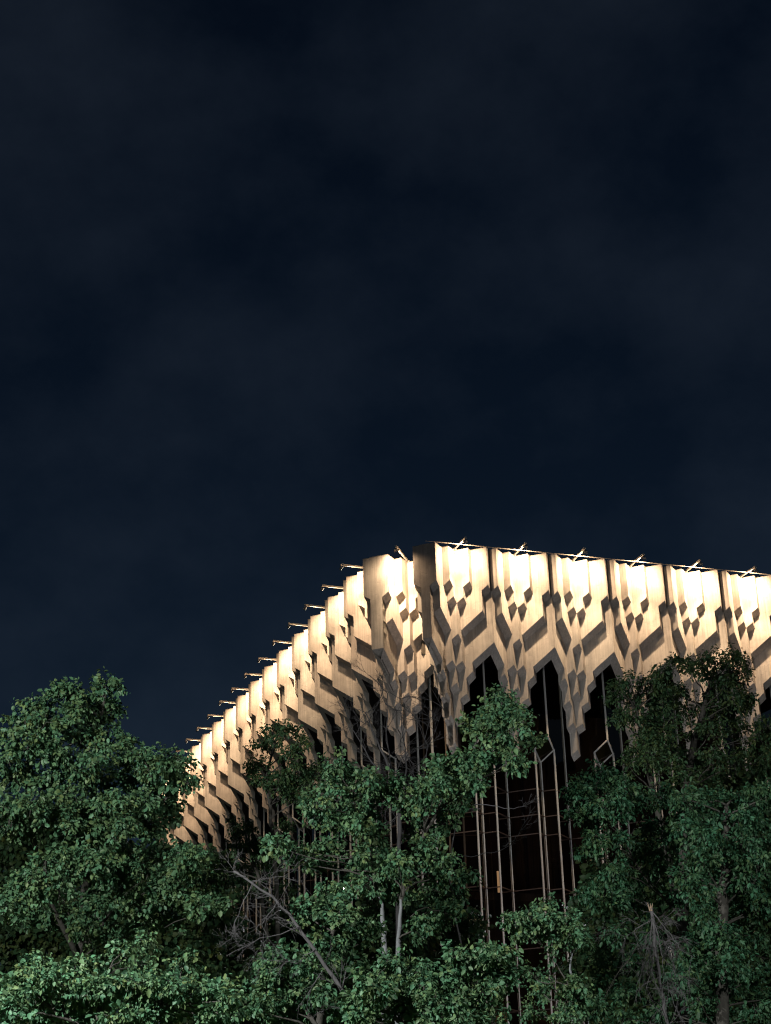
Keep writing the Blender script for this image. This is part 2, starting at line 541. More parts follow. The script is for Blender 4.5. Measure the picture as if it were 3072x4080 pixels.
def corner_column(wid, loc):
    """flat pilaster that closes a salient corner; wid along (-1, +1)"""
    mb = MB()
    prof = [(0, 0), (0, 4.457), (Q1, 5.218), (Q1, 5.646), (E_, 5.924), (E_, 6.643), (Q3, 6.826), (Q3, 7.607), (H2, 7.79), (H2, 8.794), (H2 + U, 9.02), (H2 + U, 0)]
    a = [(q, q, -v) for q, v in prof]
    b = [(q - wid, q + wid, -v) for q, v in prof]
    c = len(prof)
    mb.v += a + b
    mb.f.append(tuple(range(c)))
    mb.f.append(tuple(reversed(range(c, 2 * c))))
    for i in range(c):
        j = (i + 1) % c
        mb.f.append((i, j, c + j, c + i))
    f0 = [(U, -U, 0), (-wid - U, wid + U, 0), (-wid - U, wid + U, -1.80), (-wid, wid, -2.02), (-wid, wid, -4.45), (0, 0, -4.45), (0, 0, -2.02), (U, -U, -1.80)]
    n = len(mb.v)
    mb.v += [(x - 0.003, y - 0.003, z) for x, y, z in f0] + [(x + 0.03, y + 0.03, z) for x, y, z in f0]
    mb.f.append(tuple(range(n, n + 8)))
    mb.f.append(tuple(reversed(range(n + 8, n + 16))))
    for i in range(8):
        j = (i + 1) % 8
        mb.f.append((n + i, n + j, n + 8 + j, n + 8 + i))
    o = mb.put('corner_pilaster', 'concrete', hall, loc)
    cp = MB()
    prism(cp, [(0.0, -0.03), (0.9, 0.9), (0.9 - wid, 0.9 + wid), (-wid - 0.015, wid - 0.015)], 0.004, 0.026)
    cp.put('coping', 'coping', o)
    return o
corner_column(0.4229, (SAX + 0.0008, SAY + 0.0008, ROOF))
corner_column(0.3100, (0.0008, 0.0008, ROOF))

# upper wall behind the panels, roof, interior
mb = MB()
mb.box((0.9, 1.95, ROOF - 4.35), (NR * W, 3.3, ROOF - 0.05))
mb.box((LFX + 1.95, 4.6, ROOF - 4.35), (LFX + 3.3, LFY + NL * W, ROOF - 0.05))
mb.box((0.55, 2.7, ROOF - 4.35), (2.0, 4.5, ROOF - 0.05))
mb.put('upper_wall', 'core', hall)
mb = MB(); mb.box((1.1, 3.4, ROOF - 0.35), (NR * W, LFY + NL * W, ROOF + 0.02))
mb.put('roof', 'core', hall)
mb = MB()
mb.box((0.0, 11.0, 0.02), (NR * W, 11.4, ROOF - 4.4))
mb.box((9.0, 11.4, 0.02), (9.4, LFY + NL * W, ROOF - 4.4))
mb.put('interior_wall', 'interior', hall)
for z in (4.2, 9.2, 14.1):
    mb = MB(); mb.box((3.2, 5.0, z), (NR * W - 0.1, 10.95, z + 0.35))
    mb.put('interior_floor', 'core', hall)
for i in range(9):
    mb = MB()
    x0 = 0.6 + i * 2.35 + (i % 3) * 0.25
    for k in range(8):
        mb.box((x0 + k * 0.16, 9.6 + (k % 2) * 0.08, 14.6), (x0 + k * 0.16 + 0.158, 9.7 + (k % 2) * 0.08, 21.5))
    mb.put('curtain', 'curtain', hall)
def on_plane_y(x, y, Y):
    X_, Y_ = (x * 1.8439 - 1536) / FPX, (y * 1.8439 - 2040) / FPX
    d = FWD + RIGHT * X_ - UP * Y_
    return CAM + d * ((Y - CAM.y) / d.y)
a, b = on_plane_y(1074, 1882, 7.0), on_plane_y(1094, 1930, 7.0)
mb = MB(); mb.box((a.x, 7.0, b.z), (b.x, 7.05, a.z))
mb.put('lit_interior_panel', 'litroom', hall)
il = MB(); il.tube([(4.5, 7.4, 8.0), (4.5, 7.4, 8.2)], [0.18, 0.05], 10)
ilo = il.put('interior_lamp', 'warmlamp', hall)
ld = bpy.data.lights.new('interior_lamp_light', 'POINT')
ld.energy = 110
ld.color = (1.0, 0.62, 0.35)
ld.shadow_soft_size = 0.2
lo = bpy.data.objects.new('interior_lamp_light', ld)
link(lo, ilo)
lo.location = (4.5, 7.4, 7.8)

# folded glazing below the panels
GD = 1.40
NW = 2 * U
ROWS = [4.3, 10.6, 11.77, 12.62, 15.05, 17.6, 20.2, 22.8, 25.4, ROOF - 0.1]
GB = ROOF - 0.1
def bar_mesh(a, b, w):
    m_ = MB(); m_.beam(a, b, w); return m_.me('mullion', 'bar')
fr = MB()                                    # the forked head of the bay: front post and Y of bars
fr.beam((0, GD, -4.3), (0, GD, -8.30), 0.068)
for s in (-1, 1):
    fr.beam((0, GD, -8.28), (s * NW, GD + NW, -8.78), 0.062)
    fr.beam((s * NW, GD + NW, -8.78), (0, GD + 2 * NW, -9.26), 0.05)
FRAME = fr.me('glazing_bay', 'bar')
MULL = [bar_mesh((s * NW, GD + NW, -8.75), (s * NW, GD + NW, -GB), 0.068) for s in (-1, 1)]
MULL.append(bar_mesh((0, GD + 2 * NW, -9.26), (0, GD + 2 * NW, -GB), 0.055))
MULL.append(bar_mesh((H2, GD + H2, -5.0), (H2, GD + H2, -GB), 0.05))
TRANS = []
for v in ROWS[1:-1]:
    t = MB()
    t.beam((-H2 + 0.02, GD + H2 - 0.02, -v), (-NW, GD + NW, -v), 0.035, 0.045)
    t.beam((-NW, GD + NW, -v), (0, GD + 2 * NW, -v), 0.035, 0.045)
    t.beam((0, GD + 2 * NW, -v), (NW, GD + NW, -v), 0.035, 0.045)
    t.beam((NW, GD + NW, -v), (H2 - 0.02, GD + H2 - 0.02, -v), 0.035, 0.045)
    TRANS.append(t.me('transom', 'bronze'))
PANES = []
def pane(pts):
    m_ = MB(); m_.poly(pts); PANES.append(m_.me('pane', 'glass'))
for s in (-1, 1):
    pane([(0, GD + .03, -4.3), (s * H2, GD + H2 + .03, -4.3), (s * H2, GD + H2 + .03, -10.6), (s * NW, GD + NW + .03, -10.6), (s * NW, GD + NW + .03, -8.78), (0, GD + .03, -8.3)])
    pane([(s * NW, GD + NW + .03, -8.78), (0, GD + 2 * NW + .03, -9.26), (0, GD + 2 * NW + .03, -10.6), (s * NW, GD + NW + .03, -10.6)])
    for a, b in zip(ROWS[1:-1], ROWS[2:]):
        pane([(s * NW, GD + NW + .03, -a - .02), (s * H2, GD + H2 + .03, -a - .02), (s * H2, GD + H2 + .03, -b), (s * NW, GD + NW + .03, -b)])
        pane([(s * NW, GD + NW + .03, -a - .02), (0, GD + 2 * NW + .03, -a - .02), (0, GD + 2 * NW + .03, -b), (s * NW, GD + NW + .03, -b)])
pane([(0, GD + .03, -8.3), (NW, GD + NW + .03, -8.78), (0, GD + 2 * NW + .03, -9.26), (-NW, GD + NW + .03, -8.78)])
bays = [((i * W, 0.0, ROOF), 0.0) for i in range(1, NR)]
bays += [((LFX, LFY + (j + 1) * W, ROOF), -math.pi / 2) for j in range(NL - 1)]
for loc, rz in bays:
    g = put('glazing_bay', FRAME, hall, loc, rz)
    for me in MULL:
        put('mullion', me, g)
    for me in TRANS:
        put('transom', me, g)
    for me in PANES:
        put('pane', me, g)
# corner glazing
cg = MB(); cg.beam((0, 0, -5.2), (0, 0, -GB), 0.09)
g = cg.put('glazing_bay', 'bar', hall, (1.05, 3.25, ROOF))
for p0, p1 in (((0, 0), (1.9, -0.42)), ((0, 0), (-1.2, 2.4))):
    for a, b in zip(ROWS[:-1], ROWS[1:]):
        q = MB(); q.poly([(p0[0], p0[1] + .05, -a - .02), (p1[0], p1[1] + .05, -a - .02), (p1[0], p1[1] + .05, -b), (p0[0], p0[1] + .05, -b)])
        q.put('pane', 'glass', g)
    for v in ROWS[1:-1]:
        t = MB(); t.beam((p0[0], p0[1], -v), (p1[0], p1[1], -v), 0.035, 0.045)
        t.put('transom', 'bronze', g)
for dx, dy in ((0.62, -0.14), (1.25, -0.28), (-0.4, 0.8)):
    t = MB(); t.beam((dx, dy, -5.2), (dx, dy, -GB), 0.07)
    t.put('mullion', 'bar', g)

# ------------------------------------------------------------------ floodlights on the roof edge
ORD = ['first', 'second', 'third', 'fourth', 'fifth', 'sixth', 'seventh', 'eighth', 'ninth', 'tenth', 'eleventh', 'twelfth',
       'thirteenth', 'fourteenth', 'fifteenth', 'sixteenth']
FL_POWER = 860.0
FL_DOWN = 1950.0
def arm_meshes(tipz):
    a = MB()
    a.beam((0, 0.0, 0.10), (0, -1.47, 0.10 + tipz), 0.085, 0.085)
    a.box((-0.09, -0.02, 0.056), (0.09, 0.16, 0.10))
    b = MB()
    b.beam((0, -1.44, 0.06 + tipz), (0, -1.47, -0.03 + tipz), 0.05, 0.05)
    h = MB()
    # housing: a wedge tilted towards the wall
    c = Vector((0, -1.46, -0.07 + tipz))
    d = Vector((0, 0.85, -0.53)).normalized()
    n = Vector((0, 0.53, 0.85)).normalized()
    x = Vector((1, 0, 0))
    def ring(o, w, t):
        return [tuple(o + x * sx * w + n * sy * t) for sx, sy in ((-1, -1), (1, -1), (1, 1), (-1, 1))]
    h.v += ring(c - d * 0.05, 0.06, 0.035) + ring(c + d * 0.06, 0.12, 0.065)
    h.f += [(3, 2, 1, 0), (4, 5, 6, 7), (0, 1, 5, 4), (1, 2, 6, 5), (2, 3, 7, 6), (3, 0, 4, 7)]
    le = MB()
    le.poly(ring(c + d * 0.064, 0.10, 0.05))
    return a.me('arm', 'arm'), b.me('bracket', 'arm'), h.me('lamp_head', 'head'), le.me('lens', 'lens')
ARM = arm_meshes(0.03)
def floodlight(loc, rz, label, k=1.0, droop=0.0):
    f = tag(empty('floodlight', loc, rz), label, 'floodlight', 'floodlights on arms along the roof edge')
    f.rotation_euler.x = droop
    a = put('arm', ARM[0], f)
    put('bracket', ARM[1], a)
    h = put('lamp_head', ARM[2], f)
    put('lens', ARM[3], h)
    ld = bpy.data.lights.new('floodlight_beam', 'SPOT')
    ld.energy = FL_POWER * k
    ld.color = (1.0, 0.715, 0.44)
    ld.spot_size = math.radians(170)
    ld.spot_blend = 1.0
    ld.shadow_soft_size = 0.07
    lo = bpy.data.objects.new('floodlight_beam', ld)
    link(lo, f)
    lo.location = (0, -1.36, -0.10)
    lo.rotation_euler = Vector((0, -0.76, 0.65)).to_track_quat('Z', 'Y').to_euler()
    # added second spot, put in to brighten the lower part of the wall
    l2 = bpy.data.lights.new('added_down_beam', 'SPOT')
    l2.energy = FL_DOWN * k
    l2.color = ld.color
    l2.spot_size = math.radians(62)
    l2.spot_blend = 1.0
    l2.shadow_soft_size = 0.07
    lo2 = bpy.data.objects.new('added_down_beam', l2)
    link(lo2, f)
    lo2.location = (0, -1.38, -0.14)
    lo2.rotation_euler = Vector((0, -0.25, 0.97)).to_track_quat('Z', 'Y').to_euler()
    return f
for i in range(NR):
    floodlight((i * W + H2, E_ - 2 * U, ROOF), random.uniform(-.03, .03), 'floodlight on a short arm over the right facade, %s from the corner' % ORD[i], random.uniform(.92, 1.08), random.uniform(-.03, .03))
for j in range(NL - 1):
    floodlight((LFX + (E_ - 2 * U), LFY + j * W + H2, ROOF), -math.pi / 2 + random.uniform(-.03, .03), 'floodlight on a short arm over the left facade, %s from the corner' % ORD[j], random.uniform(.60, .78), random.uniform(-.03, .03))
floodlight((SAX + H2 + 0.02, SAY + E_ - 2 * U + 0.02, ROOF), -0.598, 'floodlight on an arm in the notch of the stepped corner', 1.25, 0.03).scale = (1.0, 1.45, 1.0)

# ------------------------------------------------------------------ street lamps on the pavement
def street_lamp(ahead, side, h, power, label, aim):
    b = CAM + HF * ahead + HR * side
    r = tag(empty('street_lamp', (b.x, b.y, 0.004), 0), label, 'street lamp', 'street lamps along the pavement')
    p = MB()
    p.tube([(0, 0, 0), (0, 0, 0.6), (0, 0, 0.62), (0, 0, h)], [0.11, 0.11, 0.075, 0.05], 10)
    d = (Vector(aim) - Vector((b.x, b.y, 0)))
    d.z = 0
    d.normalize()
    p.put('post', 'post', r, smooth=False)
    a = MB(); a.tube([(0, 0, h - 0.05), tuple(d * 0.5 + Vector((0, 0, h + 0.12))), tuple(d * 1.1 + Vector((0, 0, h + 0.16)))], [0.04, 0.035, 0.03], 8)
    a.put('arm', 'post', r, smooth=True)
    hd = MB(); hd.beam(d * 1.0 + Vector((0, 0, h + 0.16)), d * 1.65 + Vector((0, 0, h + 0.22)), 0.26, 0.09)
    ho = hd.put('lamp_head', 'post', r)
    ld_ = MB()
    s = d.cross(Vector((0, 0, 1))) * 0.1
    c0, c1 = d * 1.1 + Vector((0, 0, h + 0.11)), d * 1.6 + Vector((0, 0, h + 0.155))
    ld_.poly([c0 - s, c0 + s, c1 + s, c1 - s])
    ld_.put('led_panel', 'led', ho)
    li = bpy.data.lights.new('street_lamp_light', 'SPOT')
    li.energy = power
    li.color = (0.95, 1.0, 0.93)
    li.spot_size = math.radians(117)
    li.spot_blend = 0.5
    li.shadow_soft_size = 0.15
    lo = bpy.data.objects.new('street_lamp_light', li)
    link(lo, r)
    lo.location = d * 1.4 + Vector((0, 0, h + 0.0))
    lo.rotation_euler = (-(d * 0.77 + Vector((0, 0, -0.64)))).to_track_quat('Z', 'Y').to_euler()
    return r
street_lamp(19.0, -12.5, 12.0, 22000.0, 'grey street lamp on the pavement left of the camera view', tuple(at(330, 1900, 38)))
street_lamp(21.0, 12.0, 11.0, 5600.0, 'grey street lamp on the pavement right of the camera view', tuple(at(1150, 1950, 36)))

# lamps on posts between the trees and the hall, glimpsed through the leaves
for i, (x, y, dp, lab) in enumerate(((1267, 2135, 63, 'small lamp on a post shining through leaves, leftmost of the low lights at right'),
                                     (1382, 2178, 63.5, 'small lamp on a post shining low beneath the hanging dead branch'),
                                     (1428, 2183, 64, 'small lamp on a post shining just right of the hanging dead branch'),
                                     (1590, 2150, 64.5, 'small lamp on a post shining at the far right among the leaves'),
                                     (744, 1922, 62, 'tall lamp on a post glimpsed through leaves left of the forked trunks'))):
    p = at(x, y, dp)
    r = tag(empty('lamp_post', (p.x, p.y, 0)), lab, 'lamp', 'lamps on posts between the trees and the hall')
    m_ = MB(); m_.tube([(0, 0, 0), (0, 0, 0.5), (0, 0, 0.52), (0, 0, p.z - 0.05)], [0.08, 0.08, 0.05, 0.025], 8)
    m_.put('post', 'post', r)
    m_ = MB(); m_.tube([(0, 0, p.z - 0.06), (0, 0, p.z - 0.04), (0, 0, p.z), (0, 0, p.z + 0.035), (0, 0, p.z + 0.05)], [0.02, 0.045, 0.055, 0.04, 0.015], 10)
    m_.put('globe', 'warmlamp', r, smooth=True)
    pl = bpy.data.lights.new('lamp_post_light', 'POINT')
    pl.energy = 340.0
    pl.color = (0.92, 0.89, 1.0)
    pl.shadow_soft_size = 0.08
    po = bpy.data.objects.new('lamp_post_light', pl)
    link(po, r)
    po.location = (0, 0, p.z + 0.15)

# ------------------------------------------------------------------ trees
def rvec():
    v = Vector((random.gauss(0, 1), random.gauss(0, 1), random.gauss(0, 1)))
    return v.normalized()

def limb(mb, a, b, r0, r1, sag=0.12, n=5, wob=0.06, k=6):
    a, b = Vector(a), Vector(b)
    ln = (b - a).length
    side = rvec() * ln * wob
    pts, rad = [], []
    for i in range(n + 1):
        t = i / n
        p = a.lerp(b, t) + side * math.sin(t * math.pi) + Vector((0, 0, ln * sag * math.sin(t * math.pi) * (0.6 - t)))
        if 0 < i < n:
            p += rvec() * ln * 0.018
        pts.append(p)
        rad.append(r0 + (r1 - r0) * t)
    mb.tube(pts, rad, k)
    return pts

LEAF_T = np.array([[0, 0, 0], [0.42, 0.30, 0.10], [0.36, 0.70, 0.07], [0, 1.0, -0.10], [-0.36, 0.70, 0.07], [-0.42, 0.30, 0.10]])
def leaves_mesh(name, P, D, Nn, size, tint, material, aspect=1.0):
    """P base points, D direction to the tip, Nn leaf normal"""
    n = len(P)
    D = D / np.linalg.norm(D, axis=1, keepdims=True)
    X = np.cross(D, Nn)
    X /= np.maximum(np.linalg.norm(X, axis=1, keepdims=True), 1e-6)
    Z = np.cross(X, D)
    T = LEAF_T
    V = (P[:, None, :] + size[:, None, None] * (T[None, :, 0, None] * aspect * X[:, None, :] + T[None, :, 1, None] * D[:, None, :] + T[None, :, 2, None] * Z[:, None, :]))
    V = V.reshape(-1, 3).astype(np.float32)
    base = (np.arange(n) * 6)[:, None]
    quads = np.concatenate([base + np.array([[0, 1, 2, 3]]), base + np.array([[0, 3, 4, 5]])], 1).reshape(-1).astype(np.int32)
    me = bpy.data.meshes.new(name)
    me.vertices.add(n * 6)
    me.vertices.foreach_set('co', V.ravel())
    me.loops.add(n * 8)
    me.loops.foreach_set('vertex_index', quads)
    me.polygons.add(n * 2)
    me.polygons.foreach_set('loop_start', np.arange(n * 2, dtype=np.int32) * 4)
    me.polygons.foreach_set('loop_total', np.full(n * 2, 4, np.int32))
    at_ = me.color_attributes.new('tint', 'FLOAT_COLOR', 'POINT')
    c = np.ones((n * 6, 4), np.float32)
    c[:, :2] = np.repeat(tint, 6, axis=0)
    at_.data.foreach_set('color', c.ravel())
    me.materials.append(M[material])
    me.update()
    me.validate()
    return me

def spray_leaves(center, R, nspray, per, size, up=0.5):
    """leaf sprays through an uneven ellipsoid"""
    c = np.array(center)
    d = rng.normal(size=(nspray * 3, 3))
    d /= np.linalg.norm(d, axis=1, keepdims=True)
    d = d[d[:, 2] > -0.18 + rng.normal(0, 0.15, len(d))][:nspray]      # each clump is a dome, open below
    nspray = len(d)
    lump = 0.78 + 0.40 * np.sin(d[:, 0] * 5 + rng.uniform(0, 6)) * np.sin(d[:, 1] * 5 + rng.uniform(0, 6)) + rng.normal(0, 0.12, nspray)
    r = R * np.clip(lump, 0.35, 1.35) * rng.uniform(0.3, 1, nspray) ** (1 / 2.4)
    C = c + d * r[:, None] * np.array([rng.uniform(0.9, 1.25), rng.uniform(0.9, 1.25), rng.uniform(0.65, 0.95)])
    ax = d * 0.8 + rng.normal(0, 0.5, (nspray, 3)) + np.array([0, 0, -0.40])
    ax /= np.linalg.norm(ax, axis=1, keepdims=True)
    n = nspray * per
    t = np.tile(np.linspace(0.0, 1.0, per), nspray) * rng.uniform(0.8, 1.2, n)
    A = np.repeat(ax, per, 0)
    O = np.repeat(d, per, 0)
    sl = np.repeat(rng.uniform(1.6, 2.6, nspray), per)
    side = np.cross(A, rng.normal(size=(n, 3)))
    side /= np.maximum(np.linalg.norm(side, axis=1, keepdims=True), 1e-6)
    P = np.repeat(C, per, 0) + A * (t * sl * size)[:, None] + side * (size * 0.35)
    D = side * 0.8 + A * 0.5 + np.array([0, 0, -0.55]) + rng.normal(0, 0.25, (n, 3))
    Nn = O * 0.45 + np.array([0, 0, up * 1.2]) + rng.normal(0, 0.60, (n, 3))
    sz = size * np.repeat(rng.uniform(0.7, 1.15, nspray), per) * rng.uniform(0.45, 1.35, n)
    tb = np.repeat(rng.uniform(0, 1, nspray), per) * 0.5 + rng.uniform(0, 1, n) * 0.5
    th = np.clip(np.repeat(rng.normal(0.25, 0.25, nspray), per) + rng.normal(0.0, 0.15, n), 0, 1)
    return P, D, Nn, sz, np.stack([tb, th], 1)

def tree(name, label, stems, clumps, depth, leaf, bark='bark', size=0.115, dens=1.0, group='leafy trees in front of the hall', jit=0.9, up=0.5, twigs=7, aspect=1.0):
    """stems: list of (polyline of (x, y, depth offset), radius at foot); clumps: (x, y, r[, ddepth[, density]]) as seen from the street"""
    st = []
    dark = []
    for pts, r0, *dk in stems:
        dark.append(bool(dk))
        q = [at(x, y, depth + dz) for x, y, dz in pts]
        foot = q[0].copy()
        foot.z = -0.05
        lean = (q[1] - q[0]) if len(q) > 1 else Vector((0, 0, 1))
        lean.z = 0
        foot -= lean * 0.5
        st.append((([foot] if pts[0][1] >= 2195 else []) + q, r0))
    root = empty(name, (st[0][0][0].x, st[0][0][0].y, 0))
    tag(root, label, 'tree', group)
    off = Vector((root.location.x, root.location.y, 0))
    tm = MB()
    nodes = []
    bm_ = MB()
    for (q, r0), dk in zip(st, dark):
        n = len(q)
        pts, rad = [], []
        for i in range(n - 1):
            for k in range(4):
                t = k / 4
                p = q[i].lerp(q[i + 1], t)
                if i or k:
                    p = p + Vector((random.gauss(0, .02), random.gauss(0, .02), 0))
                f = (i + t) / (n - 1)
                pts.append(p - off); rad.append(r0 * (1 - 0.72 * f))
        pts.append(q[-1] - off); rad.append(r0 * 0.26)
        (bm_ if dk else tm).tube(pts, rad, 9)
        nodes += list(zip(pts, rad))
    tm.put('trunk', bark, root, smooth=True)
    allP, allD, allN, allS, allT = [], [], [], [], []
    for c in clumps:
        x, y, r = c[:3]
        dd = c[3] if len(c) > 3 else 0.0
        de = c[4] if len(c) > 4 else 1.0
        dz = dd + random.uniform(-jit, jit)
        p = at(x, y, depth + dz)
        R = r * 1.8439 * (depth + dz) / FPX
        # limb from the nearest lower stem point
        best = min(nodes, key=lambda nd: (nd[0] + off - p).length + (2.0 * max(0, (nd[0] + off).z - p.z + 0.3)))
        rr = min(best[1] * 0.6, 0.018 + 0.008 * (best[0] + off - p).length)
        dist = (best[0] + off - p).length
        far = min(1.0, 1.8 / max(dist, .1))
        limb(bm_, (p - off).lerp(best[0], far), p - off, rr if far == 1.0 else 0.013, 0.009)
        for _ in range(twigs):
            e = p + rvec() * R * random.uniform(0.6, 1.0)
            limb(bm_, p - off + rvec() * R * 0.15, e - off, 0.010, 0.004, 0.1, 3, 0.1, 4)
        ns = max(6, int(88 * dens * de * (R / 0.5) ** 1.9 * (0.115 / size) ** 1.6))
        blobs = [(p, R * 0.95, int(ns * 0.62))]
        for _ in range(4):                     # side shoots break up the outline
            o = rvec()
            blobs.append((p + Vector((o.x, o.y, o.z * 0.8)) * R * random.uniform(0.8, 1.1), R * random.uniform(0.28, 0.5), max(2, int(ns * 0.09))))
        for bp_, br, bn in blobs:
            P, D, Nn, sz, T = spray_leaves(bp_ - off, br, max(4, bn), 11, size, up)
            allP.append(P); allD.append(D); allN.append(Nn); allS.append(sz); allT.append(T)
    tag(bm_.put('branches', 'bark', root, smooth=True), kind='stuff')
    me = leaves_mesh('crown', np.concatenate(allP), np.concatenate(allD), np.concatenate(allN), np.concatenate(allS), np.concatenate(allT), leaf, aspect)
    tag(put('crown', me, root), kind='stuff')
    return root

tree('linden_tree', 'tall broad leafy tree at the left edge, its top against the sky', [([(170, 2230, 5), (175, 2050, 5), (190, 1800, 3.5), (215, 1600, 1.2), (225, 1500, 0)], 0.17),
                                                                        ([(175, 2060, 5), (260, 1930, 3.6), (330, 1780, 1.2), (380, 1680, .5)], 0.075), ([(172, 2080, 5), (100, 1930, 3.2), (60, 1750, 1), (70, 1600, .4)], 0.075)], [
    (226, 1482, 27), (205, 1512, 34), (238, 1530, 24), (150, 1500, 26), (128, 1496, 18), (165, 1535, 38), (205, 1555, 38), (110, 1535, 24), (70, 1535, 24), (52, 1552, 26), (95, 1565, 34), (25, 1592, 24),
    (130, 1580, 40), (180, 1595, 40), (235, 1592, 30), (60, 1612, 42), (15, 1645, 40), (110, 1635, 42), (165, 1650, 42), (215, 1640, 36), (265, 1618, 28), (290, 1640, 30), (315, 1632, 20),
    (40, 1690, 44), (95, 1695, 42), (150, 1700, 36), (215, 1690, 34, 1.5, .6), (300, 1690, 34, 1), (322, 1665, 26), (365, 1635, 22), (385, 1645, 18), (352, 1668, 28), (398, 1672, 22), (375, 1700, 24, 1.), (350, 1710, 28), (405, 1690, 12),
    (20, 1755, 44), (65, 1748, 36), (120, 1748, 36), (160, 1745, 36), (205, 1750, 40), (245, 1738, 38), (285, 1745, 36), (318, 1738, 30), (345, 1750, 22, 1.5), (375, 1745, 14, 1.5), (365, 1770, 16, 1.5),
    (21, 1790, 36), (58, 1790, 32), (143, 1790, 36, .5), (185, 1795, 36), (229, 1790, 40), (270, 1788, 36), (305, 1790, 30, 1.2), (335, 1795, 24, 1.6),
    (200, 1830, 38), (160, 1840, 36), (130, 1862, 36, -1), (95, 1880, 34, -1.2), (60, 1905, 34, -1.5), (30, 1935, 38, -1.5), (8, 1975, 34, -1.5), (125, 1925, 34, -1), (90, 1930, 30, -1.2), (150, 1895, 30, -1), (180, 1865, 34, -.5), (215, 1865, 34),
    (300, 1845, 36, 2, .6), (335, 1850, 30, 2, .6), (320, 1890, 34, 1.6, .7), (358, 1908, 32), (340, 1948, 30), (380, 1885, 28), (387, 1846, 26), (422, 1852, 26), (405, 1880, 24), (300, 1945, 36, 1.5, .6), 
    (255, 1850, 36, 3.5), (230, 1905, 36, 3.5), (275, 1900, 38, 3.5), (255, 1955, 36, 4), (205, 1965, 34, 4), (150, 1985, 36, 4), (310, 2005, 34, 3.5), (255, 1690, 36, 3), (100, 1985, 34, 3.5), (190, 2020, 34, 4), (250, 2030, 34, 4), (433, 1967, 28), (465, 1952, 22), (395, 1935, 28, .5), (360, 1990, 30, 1.2, .7), (455, 1905, 22, 1, .6)],
    38, 'leafA', size=0.110, aspect=.78, dens=.88)

tree('young_linden', 'low bright leafy tree filling the bottom left corner', [([(210, 2235, 0), (215, 2190, 0), (225, 2120, 0)], 0.12), ([(230, 2230, 0), (330, 2180, 0), (400, 2150, 0)], 0.08), ([(200, 2230, 0), (110, 2180, 0), (60, 2140, 0)], 0.08)], [
    (36, 2128, 36), (89, 2094, 32), (72, 2146, 36), (118, 2128, 36), (161, 2112, 34), (186, 2098, 30), (29, 2185, 36), (75, 2195, 34), (136, 2166, 36), (200, 2141, 36), (233, 2130, 32), (261, 2132, 32), (222, 2173, 36), (179, 2200, 36), (250, 2202, 34),
    (268, 2066, 28, 1, .8), (304, 2036, 28, 1.5, .7), (300, 2085, 26, 1, .8), (294, 2130, 30), (340, 2137, 34), (376, 2130, 32), (358, 2173, 34), (412, 2148, 34), (448, 2138, 30), (494, 2155, 30, -1), (412, 2188, 32), (465, 2188, 32, -.5), (304, 2184, 32), (340, 2205, 32), (500, 2190, 26, -1), (395, 2090, 26, 1.5, .6)],
    30, 'leafB', size=0.100, jit=.6, aspect=.76, dens=.92)

tree('dark_elm', 'dark small leaved tree arching before the left facade', [([(600, 2230, 0), (600, 2000, 0), (590, 1800, 0), (575, 1680, 0), (600, 1590, 0)], 0.10), ([(600, 2200, 0), (560, 1900, .5), (530, 1800, .5)], 0.09)], [
    (613, 1573, 18), (588, 1584, 18), (565, 1612, 20), (556, 1648, 20), (570, 1685, 22), (600, 1705, 24), (638, 1588, 16), (650, 1611, 18), (631, 1634, 18), (543, 1668, 10), (608, 1680, 20), (596, 1600, 14), (640, 1668, 22), (668, 1668, 20), (625, 1712, 22),
    (631, 1685, 26), (662, 1695, 26), (688, 1670, 22), (650, 1725, 24), (520, 1795, 28), (519, 1830, 28), (559, 1842, 28), (587, 1830, 24), (490, 1875, 26, 1, .7), (535, 1885, 28, 1, .7), (590, 1880, 26, 1, .7), (560, 1925, 26, 1, .6), (625, 1930, 24, 1, .6), (610, 1790, 12)],
    46, 'leafC', size=0.092, dens=.85, aspect=.65)

